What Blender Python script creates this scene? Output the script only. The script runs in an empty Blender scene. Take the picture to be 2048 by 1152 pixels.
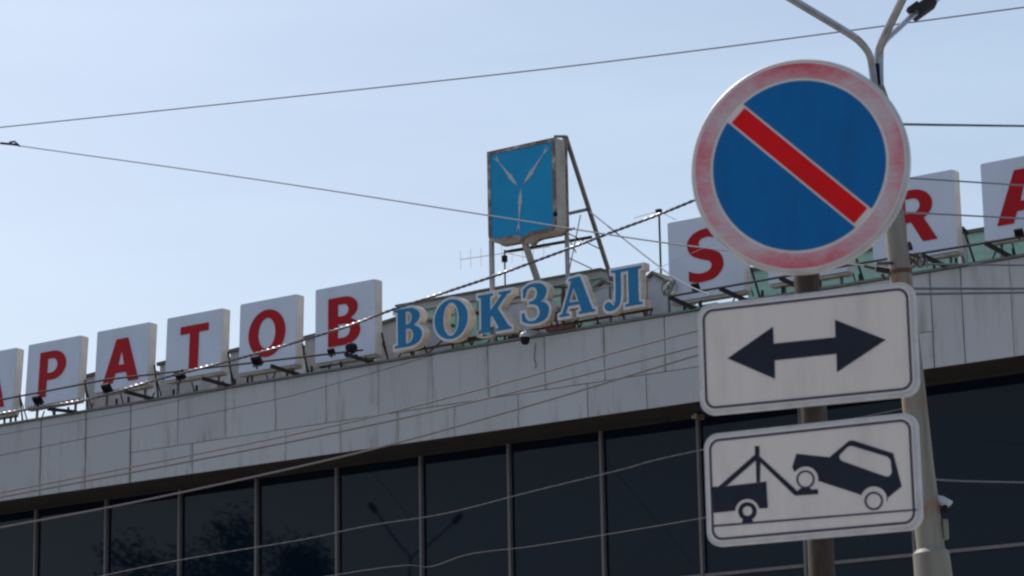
import bpy, bmesh, math, random
from mathutils import Vector, Matrix
from mathutils.geometry import tessellate_polygon
random.seed(7)
S = bpy.context.scene
COL = S.collection
PI = math.pi

# ------------------------------------------------------------------ camera
FPX, PITCH, ROLL = 5413.2, math.radians(12.644), math.radians(-1.0706)
EYE = Vector((0, 0, 1.6))
cf = Vector((0, math.cos(PITCH), math.sin(PITCH)))
cr = Vector((1, 0, 0))
cu = cr.cross(cf)
CR = math.cos(ROLL) * cr + math.sin(ROLL) * cu
CU = -math.sin(ROLL) * cr + math.cos(ROLL) * cu
cam = bpy.data.cameras.new('camera')
camo = bpy.data.objects.new('camera', cam)
COL.objects.link(camo)
m3 = Matrix((CR, CU, -cf)).transposed()
camo.matrix_world = Matrix.Translation(EYE) @ m3.to_4x4()
cam.sensor_width = 36
cam.lens = FPX / 2048 * 36
cam.clip_start = 0.1
cam.clip_end = 5000
cam.dof.use_dof = True
cam.dof.focus_distance = 58
cam.dof.aperture_fstop = 15
S.camera = camo

# ------------------------------------------------------------------ sky, sun, exposure
SUN_AZ, SUN_EL = math.radians(-45), math.radians(50)      # azimuth clockwise from +Y
world = bpy.data.worlds.new('World')
S.world = world
world.use_nodes = True
nt = world.node_tree
nt.nodes.clear()
L = nt.links.new
wo = nt.nodes.new('ShaderNodeOutputWorld')
bg = nt.nodes.new('ShaderNodeBackground')
sky = nt.nodes.new('ShaderNodeTexSky')
sky.sky_type = 'NISHITA'
sky.sun_disc = False
sky.sun_elevation = SUN_EL
sky.sun_rotation = SUN_AZ
sky.altitude = 100
sky.air_density = 1.0
sky.dust_density = 2.6
sky.ozone_density = .8
# thin streaks of high cloud
tc = nt.nodes.new('ShaderNodeTexCoord')
mp = nt.nodes.new('ShaderNodeMapping')
mp.inputs['Rotation'].default_value = (math.radians(0), math.radians(38), math.radians(0))
mp.inputs['Scale'].default_value = (3.0, 3.0, 16.0)
nz = nt.nodes.new('ShaderNodeTexNoise')
nz.inputs['Scale'].default_value = 1.6
nz.inputs['Detail'].default_value = 5
nz.inputs['Roughness'].default_value = .5
rp = nt.nodes.new('ShaderNodeMapRange')
rp.inputs['From Min'].default_value = .44
rp.inputs['From Max'].default_value = .80
rp.inputs['To Min'].default_value = .18
rp.inputs['To Max'].default_value = .33
mx = nt.nodes.new('ShaderNodeMix')
mx.data_type = 'RGBA'
mx.inputs['B'].default_value = (6.5, 7.9, 9.2, 1)
L(tc.outputs['Generated'], mp.inputs['Vector'])
L(mp.outputs[0], nz.inputs['Vector'])
L(nz.outputs[0], rp.inputs['Value'])
L(rp.outputs[0], mx.inputs['Factor'])
L(sky.outputs[0], mx.inputs['A'])
L(mx.outputs['Result'], bg.inputs[0])
bg.inputs[1].default_value = 0.1
L(bg.outputs[0], wo.inputs[0])

sl = bpy.data.lights.new('sun', 'SUN')
sl.energy = 3.2
sl.angle = math.radians(.53)
sl.color = (1, .95, .87)
so = bpy.data.objects.new('sun', sl)
COL.objects.link(so)
SD = Vector((math.sin(SUN_AZ) * math.cos(SUN_EL), math.cos(SUN_AZ) * math.cos(SUN_EL), math.sin(SUN_EL)))
so.rotation_euler = SD.to_track_quat('Z', 'Y').to_euler()
S.view_settings.view_transform = 'Standard'
S.view_settings.look = 'None'
S.view_settings.exposure = 0.36
S.view_settings.gamma = 1
S.view_settings.use_curve_mapping = False
S.cycles.max_bounces = 6
S.cycles.filter_width = 2.3

# ------------------------------------------------------------------ materials
def mat(name, c1, c2=None, scale=3.0, lo=.35, hi=.7, rough=.6, metal=0, bump=0, bscale=None, stretch=(1, 1, 1), trans=0, detail=5, rand=0, coat=0, spec=.5):
    m = bpy.data.materials.new(name)
    m.use_nodes = True
    n = m.node_tree.nodes
    l = m.node_tree.links.new
    b = n['Principled BSDF']
    b.inputs['Roughness'].default_value = rough
    b.inputs['Metallic'].default_value = metal
    b.inputs['Coat Weight'].default_value = coat
    b.inputs['Specular IOR Level'].default_value = spec
    b.inputs['Base Color'].default_value = (*c1, 1)
    t = n.new('ShaderNodeTexCoord')
    mpn = n.new('ShaderNodeMapping')
    mpn.inputs['Scale'].default_value = stretch
    if rand:
        oi0 = n.new('ShaderNodeObjectInfo'); sc0 = n.new('ShaderNodeVectorMath'); sc0.operation = 'SCALE'; sc0.inputs[0].default_value = (37, 19, 53)
        l(oi0.outputs['Random'], sc0.inputs['Scale']); ad0 = n.new('ShaderNodeVectorMath')
        l(t.outputs['Object'], ad0.inputs[0]); l(sc0.outputs[0], ad0.inputs[1]); l(ad0.outputs[0], mpn.inputs[0])
    else: l(t.outputs['Object'], mpn.inputs[0])
    out = None
    if c2 is not None:
        z = n.new('ShaderNodeTexNoise')
        z.inputs['Scale'].default_value = scale
        z.inputs['Detail'].default_value = detail
        z.inputs['Roughness'].default_value = .62
        l(mpn.outputs[0], z.inputs['Vector'])
        r = n.new('ShaderNodeMapRange')
        r.inputs['From Min'].default_value = lo
        r.inputs['From Max'].default_value = hi
        l(z.outputs[0], r.inputs['Value'])
        k = n.new('ShaderNodeMix')
        k.data_type = 'RGBA'
        k.inputs['A'].default_value = (*c1, 1)
        k.inputs['B'].default_value = (*c2, 1)
        l(r.outputs[0], k.inputs['Factor'])
        out = k.outputs['Result']
    if rand:
        oi = n.new('ShaderNodeObjectInfo')
        r2 = n.new('ShaderNodeMapRange')
        r2.inputs['To Min'].default_value = 1 - rand
        r2.inputs['To Max'].default_value = 1 + rand
        l(oi.outputs['Random'], r2.inputs['Value'])
        hs = n.new('ShaderNodeHueSaturation')
        l(r2.outputs[0], hs.inputs['Value'])
        if out: l(out, hs.inputs['Color'])
        else: hs.inputs['Color'].default_value = (*c1, 1)
        out = hs.outputs[0]
    if out: l(out, b.inputs['Base Color'])
    if bump:
        z2 = n.new('ShaderNodeTexNoise')
        z2.inputs['Scale'].default_value = bscale or scale * 4
        z2.inputs['Detail'].default_value = 6
        l(mpn.outputs[0], z2.inputs['Vector'])
        bp = n.new('ShaderNodeBump')
        bp.inputs['Strength'].default_value = bump
        bp.inputs['Distance'].default_value = .02
        l(z2.outputs[0], bp.inputs['Height'])
        l(bp.outputs[0], b.inputs['Normal'])
    if trans:
        tr = n.new('ShaderNodeBsdfTranslucent')
        if out: l(out, tr.inputs[0])
        else: tr.inputs[0].default_value = (*c1, 1)
        ms = n.new('ShaderNodeMixShader')
        ms.inputs[0].default_value = trans
        l(b.outputs[0], ms.inputs[1]); l(tr.outputs[0], ms.inputs[2])
        l(ms.outputs[0], n['Material Output'].inputs[0])
    return m

M = {}
M['clad'] = mat('composite_cladding', (.395, .395, .41), (.21, .20, .185), 1.0, .54, .90, .6, stretch=(3.2, 1, .45), bump=.05, bscale=1.2, rand=.055, spec=.25)
def edge_grime(m, col, amt):
    # dirt that has run down from the joints: strongest at the lower and side edges of each panel
    n = m.node_tree.nodes; l = m.node_tree.links.new; b = n['Principled BSDF']; src = b.inputs['Base Color'].links[0].from_socket
    t = n.new('ShaderNodeTexCoord'); sx = n.new('ShaderNodeSeparateXYZ'); l(t.outputs['Generated'], sx.inputs[0])
    def rng(sock, a, b_, c, d):
        q = n.new('ShaderNodeMapRange'); q.inputs['From Min'].default_value = a; q.inputs['From Max'].default_value = b_
        q.inputs['To Min'].default_value = c; q.inputs['To Max'].default_value = d; l(sock, q.inputs['Value']); return q.outputs[0]
    def op(o, a, b_=None, v=0):
        q = n.new('ShaderNodeMath'); q.operation = o; l(a, q.inputs[0])
        if b_ is not None: l(b_, q.inputs[1])
        else: q.inputs[1].default_value = v
        return q.outputs[0]
    low_ = rng(sx.outputs['Z'], 0, .5, 1, 0)
    ed = rng(op('ABSOLUTE', op('SUBTRACT', sx.outputs['X'], None, .5)), .44, .5, 0, 1)
    oi_ = n.new('ShaderNodeObjectInfo'); sc_ = n.new('ShaderNodeVectorMath'); sc_.operation = 'SCALE'; sc_.inputs[0].default_value = (91, 7, 33)
    l(oi_.outputs['Random'], sc_.inputs['Scale']); ad = n.new('ShaderNodeVectorMath'); l(t.outputs['Object'], ad.inputs[0]); l(sc_.outputs[0], ad.inputs[1])
    mp_ = n.new('ShaderNodeMapping'); mp_.inputs['Scale'].default_value = (3.4, 1, .42); l(ad.outputs[0], mp_.inputs[0])
    z = n.new('ShaderNodeTexNoise'); z.inputs['Scale'].default_value = 1.7; z.inputs['Detail'].default_value = 5; l(mp_.outputs[0], z.inputs['Vector'])
    zz = rng(z.outputs[0], .57, .80, 0, 1)
    z3 = n.new('ShaderNodeTexNoise'); z3.inputs['Scale'].default_value = 1.3; z3.inputs['Detail'].default_value = 3; l(ad.outputs[0], z3.inputs['Vector'])
    z4 = rng(z3.outputs[0], .45, .68, 0, 1)
    f = op('ADD', op('MULTIPLY', low_, zz), op('MULTIPLY', op('MULTIPLY', ed, z4), None, .55))
    f = op('MINIMUM', op('MULTIPLY', f, None, amt), None, 1)
    k = n.new('ShaderNodeMix'); k.data_type = 'RGBA'; k.inputs['B'].default_value = (*col, 1); l(src, k.inputs['A']); l(f, k.inputs['Factor'])
    l(k.outputs['Result'], b.inputs['Base Color'])
edge_grime(M['clad'], (.16, .15, .12), .9)
M['backing'] = mat('dark_backing', (.05, .05, .055), (.09, .08, .07), 3, rough=.8)
M['coping'] = mat('tarnished_coping', (.10, .115, .105), (.17, .16, .14), 2.5, rough=.5, metal=.3)
M['soffit'] = mat('brown_soffit', (.034, .030, .030), (.05, .044, .042), 1.5, rough=.75, spec=.2)
M['mullion'] = mat('brown_grey_frame', (.145, .13, .135), (.10, .09, .095), 3, rough=.55, metal=.1, stretch=(4, 4, .5))
M['boxwhite'] = mat('panel_paint', (.53, .575, .69), (.46, .49, .56), 1.0, .45, .85, .5, stretch=(1.4, 1, .4), trans=.05, rand=.02)
M['boxside'] = mat('yellowed_edge', (.80, .74, .69), (.68, .61, .55), 2.4, rough=.5, trans=.15)
M['red'] = mat('faded_red_vinyl', (.37, .009, .014), (.32, .008, .012), 2.5, rough=.55, spec=.12)
M['blueletter'] = mat('blue_acrylic', (.018, .170, .345), (.016, .150, .31), 3, rough=.5, spec=.15)
M['paleletter'] = mat('pale_letter_rim', (.60, .61, .64), (.48, .46, .45), 6, rough=.5)
M['cream'] = mat('yellowed_letter_side', (.82, .73, .62), (.55, .42, .36), 5, .45, .78, .5, trans=.4)
M['shieldblue'] = mat('shield_blue', (.010, .26, .50), (.009, .23, .45), 2, rough=.5, spec=.15)
M['fish'] = mat('fish_silver', (.36, .42, .45), (.40, .30, .22), 14, .5, .72, rough=.45)
M['shieldframe'] = mat('rusting_frame', (.13, .09, .075), (.42, .37, .33), 3.5, .48, .68, rough=.7, bump=.2)
M['shieldside'] = mat('shield_side', (.47, .42, .36), (.33, .27, .21), 4, rough=.6, stretch=(1, 1, .6))
M['steel'] = mat('painted_steel', (.14, .12, .115), (.22, .19, .175), 6, rough=.55, metal=.3)
M['greysteel'] = mat('grey_steel', (.36, .34, .34), (.25, .22, .21), 5, rough=.5, metal=.2)
M['darksteel'] = mat('dark_steel', (.022, .022, .028), (.045, .036, .032), 8, rough=.7, spec=.2)
M['rust'] = mat('rusty_steel', (.13, .045, .028), (.05, .025, .02), 12, rough=.8, bump=.3)
M['green'] = mat('green_sheet_roof', (.38, .62, .50), (.30, .48, .41), 2.6, .4, .75, .5, stretch=(1, 1, 2.5), bump=.15)
M['boxgrey'] = mat('roof_box_grey', (.52, .53, .57), (.42, .42, .44), 2.5, rough=.6)
M['boxcap'] = mat('roof_box_cap', (.10, .095, .085), (.19, .17, .14), 6, rough=.7, metal=.2)
M['shedcap'] = mat('grey_sheet_cap', (.30, .29, .28), (.38, .36, .34), 2.5, rough=.6, metal=.1)
M['white'] = mat('white_plastic', (.42, .43, .45), (.34, .34, .36), 6, rough=.5)
M['black'] = mat('black_plastic', (.008, .009, .013), (.016, .017, .022), 8, rough=.75, spec=.15)
M['signwhite'] = mat('reflective_white', (.73, .635, .585), (.58, .51, .475), 4, .46, .85, .5, stretch=(2.2, 1, .6), bump=.05, bscale=3, spec=.25)
M['signedge'] = mat('sign_edge_grey', (.58, .56, .56), (.42, .40, .40), 12, rough=.45, metal=.1)
M['signblack'] = mat('sign_black_film', (.018, .022, .036), (.024, .028, .042), 7, rough=.6, spec=.12)
M['signborder'] = mat('sign_border_film', (.05, .048, .08), (.075, .066, .095), 18, rough=.6, spec=.15)
M['signblue'] = mat('sign_blue_film', (.002, .135, .38), (.006, .105, .29), 5, .42, .8, .5, stretch=(2, 1, .7), bump=.05, bscale=3, spec=.15)
M['signred'] = mat('sign_red_film', (.80, .008, .012), (.68, .007, .010), 5, rough=.5, spec=.12)
M['post'] = mat('brown_sign_post', (.048, .037, .032), (.10, .088, .074), 7, .42, .7, rough=.8, stretch=(2, 2, .6), bump=.2, spec=.2)
M['polepaint'] = mat('weathered_pole', (.20, .185, .155), (.12, .105, .085), 3, .38, .70, rough=.6, stretch=(6, 6, .4), bump=.1)
M['polerust'] = mat('rust_stained_pole', (.22, .11, .055), (.30, .26, .20), 9, .42, .6, rough=.75, stretch=(5, 5, .8), bump=.2)
M['armsteel'] = mat('galvanised_arm', (.30, .30, .32), (.2, .2, .22), 6, rough=.3, metal=.7)
M['wire'] = mat('bare_wire', (.12, .11, .12), rough=.22, metal=1)
M['bluewire'] = mat('grey_wire', (.17, .18, .22), rough=.7, spec=.2)
M['cable'] = mat('black_cable', (.022, .024, .034), rough=.38)
M['glint'] = mat('shiny_jacket_cable', (.10, .095, .11), rough=.33, metal=1)
M['asphalt'] = mat('asphalt', (.05, .05, .052), (.065, .063, .06), 3, rough=.9, bump=.3, bscale=60)
M['paving'] = mat('paving', (.34, .32, .29), (.27, .255, .235), 2, rough=.85)
M['kerb'] = mat('kerb_stone', (.33, .32, .31), (.26, .25, .24), 4, rough=.85)
M['concrete'] = mat('concrete_wall', (.30, .29, .28), (.23, .22, .21), 1, rough=.85)
M['bark'] = mat('bark', (.09, .07, .05), (.05, .04, .03), 5, rough=.9)
M['leaf'] = mat('leaf', (.03, .05, .018), (.04, .065, .025), 2, rough=.6, trans=.15)

def rust_bands(m, zs_, col, wide=.14):
    n = m.node_tree.nodes; l = m.node_tree.links.new; b = n['Principled BSDF']
    src = b.inputs['Base Color'].links[0].from_socket
    t = n.new('ShaderNodeTexCoord'); sx = n.new('ShaderNodeSeparateXYZ'); l(t.outputs['Object'], sx.inputs[0])
    z = n.new('ShaderNodeTexNoise'); z.inputs['Scale'].default_value = 14; z.inputs['Detail'].default_value = 6
    mp_ = n.new('ShaderNodeMapping'); mp_.inputs['Scale'].default_value = (1, 1, .3); l(t.outputs['Object'], mp_.inputs[0]); l(mp_.outputs[0], z.inputs['Vector'])
    acc = None
    for z0 in zs_:
        a = n.new('ShaderNodeMath'); a.operation = 'SUBTRACT'; a.inputs[1].default_value = z0; l(sx.outputs['Z'], a.inputs[0])
        c = n.new('ShaderNodeMath'); c.operation = 'ABSOLUTE'; l(a.outputs[0], c.inputs[0])
        d = n.new('ShaderNodeMapRange'); d.inputs['From Min'].default_value = 0; d.inputs['From Max'].default_value = wide
        d.inputs['To Min'].default_value = 1; d.inputs['To Max'].default_value = 0; l(c.outputs[0], d.inputs['Value'])
        if acc is None: acc = d.outputs[0]
        else:
            e = n.new('ShaderNodeMath'); e.operation = 'MAXIMUM'; l(acc, e.inputs[0]); l(d.outputs[0], e.inputs[1]); acc = e.outputs[0]
    f = n.new('ShaderNodeMath'); f.operation = 'MULTIPLY'; l(acc, f.inputs[0])
    r_ = n.new('ShaderNodeMapRange'); r_.inputs['From Min'].default_value = .42; r_.inputs['From Max'].default_value = .6; l(z.outputs[0], r_.inputs['Value']); l(r_.outputs[0], f.inputs[1])
    k = n.new('ShaderNodeMix'); k.data_type = 'RGBA'; k.inputs['B'].default_value = (*col, 1); l(src, k.inputs['A']); l(f.outputs[0], k.inputs['Factor'])
    l(k.outputs['Result'], b.inputs['Base Color'])
# window glass: dark, glossy, slightly wavy
g = bpy.data.materials.new('tinted_glass'); g.use_nodes = True
n = g.node_tree.nodes; l = g.node_tree.links.new
b = n['Principled BSDF']
b.inputs['Base Color'].default_value = (.003, .008, .017, 1)
b.inputs['Roughness'].default_value = .03
b.inputs['IOR'].default_value = 1.27
t = n.new('ShaderNodeTexCoord'); z = n.new('ShaderNodeTexNoise'); z.inputs['Scale'].default_value = .9; z.inputs['Detail'].default_value = 1
l(t.outputs['Object'], z.inputs['Vector'])
bp = n.new('ShaderNodeBump'); bp.inputs['Strength'].default_value = .05; bp.inputs['Distance'].default_value = .03
l(z.outputs[0], bp.inputs['Height']); l(bp.outputs[0], b.inputs['Normal'])
M['glass'] = g

# faded red ring: patches of surviving red on bleached pink film
g = bpy.data.materials.new('faded_red_ring'); g.use_nodes = True
n = g.node_tree.nodes; l = g.node_tree.links.new
b = n['Principled BSDF']; b.inputs['Roughness'].default_value = .5
t = n.new('ShaderNodeTexCoord'); sx = n.new('ShaderNodeSeparateXYZ'); l(t.outputs['Object'], sx.inputs[0])
def mth(op, a=None, bb=None, va=None, vb=None):
    q = n.new('ShaderNodeMath'); q.operation = op
    if a is not None: l(a, q.inputs[0])
    elif va is not None: q.inputs[0].default_value = va
    if bb is not None: l(bb, q.inputs[1])
    elif vb is not None: q.inputs[1].default_value = vb
    return q.outputs[0]
at = mth('ARCTAN2', sx.outputs['Z'], sx.outputs['X'])
rr = mth('SQRT', mth('ADD', mth('MULTIPLY', sx.outputs['X'], sx.outputs['X']), mth('MULTIPLY', sx.outputs['Z'], sx.outputs['Z'])))
# fading is weakest at the top and the bottom of the ring, with blotches in between
vert = mth('POWER', mth('ABSOLUTE', mth('SINE', at)), None, vb=7.0)
side = mth('MULTIPLY', mth('POWER', mth('ABSOLUTE', mth('COSINE', at)), None, vb=6.0), None, vb=.36)
z = n.new('ShaderNodeTexNoise'); z.inputs['Scale'].default_value = 9; z.inputs['Detail'].default_value = 6; z.inputs['Roughness'].default_value = .7
l(t.outputs['Object'], z.inputs['Vector'])
z2 = n.new('ShaderNodeTexNoise'); z2.inputs['Scale'].default_value = 60; z2.inputs['Detail'].default_value = 4
mp2 = n.new('ShaderNodeMapping'); mp2.inputs['Scale'].default_value = (.35, 1, 1.6); l(t.outputs['Object'], mp2.inputs[0]); l(mp2.outputs[0], z2.inputs['Vector'])
# redder towards the outer half of the band
rad = n.new('ShaderNodeMapRange'); rad.inputs['From Min'].default_value = .285; rad.inputs['From Max'].default_value = .325
rad.inputs['To Min'].default_value = .45; rad.inputs['To Max'].default_value = 1.0
l(rr, rad.inputs['Value'])
f = mth('ADD', mth('MULTIPLY', vert, None, vb=.72), side)
f = mth('MULTIPLY', f, rad.outputs[0])
f = mth('ADD', f, mth('MULTIPLY', mth('SUBTRACT', z.outputs[0], None, vb=.43), None, vb=1.5))
f = mth('ADD', f, mth('MULTIPLY', mth('SUBTRACT', z2.outputs[0], None, vb=.5), None, vb=.5))
ramp = n.new('ShaderNodeValToRGB')
e = ramp.color_ramp.elements
e[0].position = 0; e[0].color = (.60, .49, .50, 1)
e[1].position = 1; e[1].color = (.62, .05, .075, 1)
e2 = ramp.color_ramp.elements.new(.45); e2.color = (.64, .27, .30, 1)
l(f, ramp.inputs[0]); l(ramp.outputs[0], b.inputs['Base Color'])
b.inputs['Specular IOR Level'].default_value = .2
M['ring'] = g

# ------------------------------------------------------------------ mesh helpers
class MB:
    def __init__(s): s.v = []; s.f = []; s.smooth = []
    def add(s, vs, fs, smooth=False):
        k = len(s.v); s.v += [Vector(q) for q in vs]
        for q in fs: s.f.append([k + i for i in q]); s.smooth.append(smooth)
        return s
    def box(s, x0, x1, y0, y1, z0, z1, R=None, bev=0):
        c = Vector(((x0 + x1) / 2, (y0 + y1) / 2, (z0 + z1) / 2))
        if bev:
            bm = bmesh.new(); bmesh.ops.create_cube(bm, size=1)
            for q in bm.verts: q.co = Vector((q.co.x * (x1 - x0), q.co.y * (y1 - y0), q.co.z * (z1 - z0)))
            bmesh.ops.bevel(bm, geom=bm.edges[:], offset=bev, segments=2, affect='EDGES', profile=.5)
            vs = [q.co.copy() for q in bm.verts]; fs = [[q.index for q in ff.verts] for ff in bm.faces]; bm.free()
        else:
            vs = [Vector(((-.5 if i & 1 == 0 else .5) * (x1 - x0), (-.5 if i & 2 == 0 else .5) * (y1 - y0), (-.5 if i & 4 == 0 else .5) * (z1 - z0))) for i in range(8)]
            fs = [(0, 2, 3, 1), (4, 5, 7, 6), (0, 1, 5, 4), (2, 6, 7, 3), (0, 4, 6, 2), (1, 3, 7, 5)]
        if R is not None: vs = [R @ q for q in vs]
        return s.add([q + c for q in vs], fs)
    def beam(s, a, b_, w, h=None):          # rectangular bar between two points
        a, b_ = Vector(a), Vector(b_); h = h or w
        d = b_ - a; R = d.to_track_quat('Z', 'Y').to_matrix(); c = (a + b_) / 2; le = d.length
        vs = []
        for i in range(8):
            q = Vector(((-.5 if i & 1 == 0 else .5) * w, (-.5 if i & 2 == 0 else .5) * h, (-.5 if i & 4 == 0 else .5) * le))
            vs.append(R @ q + c)
        return s.add(vs, [(0, 2, 3, 1), (4, 5, 7, 6), (0, 1, 5, 4), (2, 6, 7, 3), (0, 4, 6, 2), (1, 3, 7, 5)])
    def tube(s, pts, r, n_=8, cap=True):
        pts = [Vector(p) for p in pts]
        rs = r if isinstance(r, (list, tuple)) else [r] * len(pts)
        ref = None; rings = []
        for i, p in enumerate(pts):
            d = (pts[min(i + 1, len(pts) - 1)] - pts[max(i - 1, 0)]).normalized()
            if ref is None:
                ref = Vector((0, 0, 1)) if abs(d.z) < .9 else Vector((1, 0, 0))
            a = d.cross(ref)
            if a.length < 1e-6: a = d.orthogonal()
            a.normalize(); b_ = d.cross(a).normalized(); ref = b_ * -1 if False else (a.cross(d)).normalized()
            rings.append([p + (a * math.cos(2 * PI * k / n_) + ref * math.sin(2 * PI * k / n_)) * rs[i] for k in range(n_)])
        vs = [q for rg in rings for q in rg]; fs = []
        for i in range(len(pts) - 1):
            for k in range(n_):
                k2 = (k + 1) % n_
                fs.append((i * n_ + k, i * n_ + k2, (i + 1) * n_ + k2, (i + 1) * n_ + k))
        s.add(vs, fs, True)
        if cap:
            k = len(s.v) - len(vs)
            s.f.append([k + i for i in range(n_)][::-1]); s.smooth.append(False)
            s.f.append([k + (len(pts) - 1) * n_ + i for i in range(n_)]); s.smooth.append(False)
        return s
    def lathe(s, prof, c, axis='Z', n_=16):   # prof = [(r, h)]
        c = Vector(c); vs = []
        for r, h in prof:
            for k in range(n_):
                a = 2 * PI * k / n_
                q = (r * math.cos(a), r * math.sin(a), h)
                if axis == 'Y': q = (q[0], q[2], q[1])
                if axis == 'X': q = (q[2], q[0], q[1])
                vs.append(c + Vector(q))
        fs = []
        for i in range(len(prof) - 1):
            for k in range(n_):
                k2 = (k + 1) % n_
                fs.append((i * n_ + k, i * n_ + k2, (i + 1) * n_ + k2, (i + 1) * n_ + k))
        fs.append(list(range(n_))[::-1]); fs.append([(len(prof) - 1) * n_ + k for k in range(n_)])
        s.add(vs, fs, True); s.smooth[-1] = s.smooth[-2] = False
        return s
    def poly(s, contours, y0, y1):            # outline(s) in x-z, first is the outer edge, the rest are holes
        cs = []
        for i, c in enumerate(contours):
            a = sum(c[k][0] * c[(k + 1) % len(c)][1] - c[(k + 1) % len(c)][0] * c[k][1] for k in range(len(c)))
            if (a > 0) != (i == 0): c = c[::-1]
            cs.append([(p[0], p[1]) for p in c])
        tris = tessellate_polygon([[Vector((p[0], p[1], 0)) for p in c] for c in cs])
        flat = [p for c in cs for p in c]; N = len(flat)
        vs = [(p[0], y0, p[1]) for p in flat] + [(p[0], y1, p[1]) for p in flat]
        fs = []
        for t_ in tris:
            a, b_, c_ = (flat[i] for i in t_)
            ar = (b_[0] - a[0]) * (c_[1] - a[1]) - (c_[0] - a[0]) * (b_[1] - a[1])
            if abs(ar) < 1e-12: continue
            t_ = tuple(t_) if ar > 0 else tuple(t_)[::-1]
            fs.append(t_); fs.append(tuple(i + N for i in t_[::-1]))
        k = 0
        for c in cs:
            m_ = len(c)
            for i in range(m_):
                j = (i + 1) % m_
                fs.append((k + i, k + i + N, k + j + N, k + j))
            k += m_
        return s.add(vs, fs)
    def mesh(s, name, m, origin=(0, 0, 0), sharp=35, fix=True):
        me = bpy.data.meshes.new(name); o = Vector(origin)
        me.from_pydata([v - o for v in s.v], [], s.f)
        me.polygons.foreach_set('use_smooth', s.smooth)
        me.materials.append(m)
        if fix and len(s.f) < 20000:
            bm = bmesh.new(); bm.from_mesh(me); bmesh.ops.recalc_face_normals(bm, faces=bm.faces); bm.to_mesh(me); bm.free()
        if any(s.smooth): me.set_sharp_from_angle(angle=math.radians(sharp))
        me.update()
        return me

class Frame:
    def __init__(s, org, ang):
        s.org = Vector(org); s.ang = ang; s.R = Matrix.Rotation(ang, 3, 'Z')
    def w(s, p): return s.R @ Vector(p) + s.org
    def inv(s, P): return s.R.transposed() @ (Vector(P) - s.org)
    def thing(s, name, label, cat, o=(0, 0, 0), group=None):
        e = bpy.data.objects.new(name, None); COL.objects.link(e)
        e.empty_display_size = .3
        e.location = s.w(o); e.rotation_euler = (0, 0, s.ang)
        e['label'] = label; e['category'] = cat
        if group: e['group'] = group
        ORG[e.name] = Vector(o)
        return e
    def single(s, name, mb, m, label=None, cat=None, o=(0, 0, 0), group=None, kind=None):
        ob = bpy.data.objects.new(name, mb.mesh(name, m, o)); COL.objects.link(ob)
        ob.location = s.w(o); ob.rotation_euler = (0, 0, s.ang)
        if label: ob['label'] = label
        if cat: ob['category'] = cat
        if group: ob['group'] = group
        if kind: ob['kind'] = kind
        return ob
ORG = {}
def root_org(o):
    while o.parent is not None: o = o.parent
    return ORG[o.name]
def part(name, mb, m, parent, label=None):
    """a part in the coordinates of its thing's frame"""
    ob = bpy.data.objects.new(name, mb.mesh(name, m, root_org(parent))); COL.objects.link(ob)
    ob.parent = parent
    if label: ob['label'] = label
    return ob
def piece(name, me, parent, loc, rot=None):
    """a repeated part sharing mesh data; loc in the thing's frame"""
    ob = bpy.data.objects.new(name, me); COL.objects.link(ob); ob.parent = parent
    ob.location = Vector(loc) - root_org(parent)
    if rot: ob.rotation_euler = rot
    return ob
def copy_tree(o, parent=None):
    c = o.copy(); COL.objects.link(c)
    if parent is not None: c.parent = parent
    for ch in o.children: copy_tree(ch, c)
    return c

FA = Frame((0, 60, 0), math.radians(53.708 - 90))     # facade: x along it towards us, -y out of it, z up
WO = Frame((0, 0, 0), 0)
def ray(px, py):
    d = cf + CR * ((px - 1024) / FPX) - CU * ((py - 576) / FPX)
    return d / d.y
def atY(px, py, Y): return EYE + ray(px, py) * Y      # a point Y metres ahead
def fac(px, py, w=0):                                  # point of the plane w metres in front of the fascia
    o = FA.inv(EYE); d = FA.R.transposed() @ ray(px, py)
    return o + d * ((-w - o.y) / d.y)
def mirror(px, py, dist, w=-1.3):                      # point seen in the window glass
    P = FA.w(fac(px, py, w)); n_ = FA.R @ Vector((0, -1, 0)); d = ray(px, py).normalized()
    return P + (d - 2 * d.dot(n_) * n_) * dist

# ------------------------------------------------------------------ outlines
def arc(cx, cy, rx, ry, a0, a1, n_=14):
    return [(cx + rx * math.cos(math.radians(a0 + (a1 - a0) * i / n_)), cy + ry * math.sin(math.radians(a0 + (a1 - a0) * i / n_))) for i in range(n_ + 1)]
def ell(cx, cy, rx, ry, n_=40): return arc(cx, cy, rx, ry, 0, 360, n_)[:-1]
def cat(pts, n_=4, closed=False):
    out = []
    P = pts
    for i in range(len(P) - (0 if closed else 1)):
        g_ = lambda k: P[k % len(P)] if closed else P[max(0, min(len(P) - 1, k))]
        p0, p1, p2, p3 = g_(i - 1), g_(i), g_(i + 1), g_(i + 2)
        for j in range(n_):
            t_ = j / n_
            out.append(tuple(.5 * (2 * p1[k] + (p2[k] - p0[k]) * t_ + (2 * p0[k] - 5 * p1[k] + 4 * p2[k] - p3[k]) * t_ ** 2 + (-p0[k] + 3 * p1[k] - 3 * p2[k] + p3[k]) * t_ ** 3) for k in (0, 1)))
    if not closed: out.append(P[-1])
    return out
def rrect(x0, x1, z0, z1, r, n_=6):
    return arc(x1 - r, z1 - r, r, r, 0, 90, n_) + arc(x0 + r, z1 - r, r, r, 90, 180, n_) + arc(x0 + r, z0 + r, r, r, 180, 270, n_) + arc(x1 - r, z0 + r, r, r, 270, 360, n_)
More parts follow.
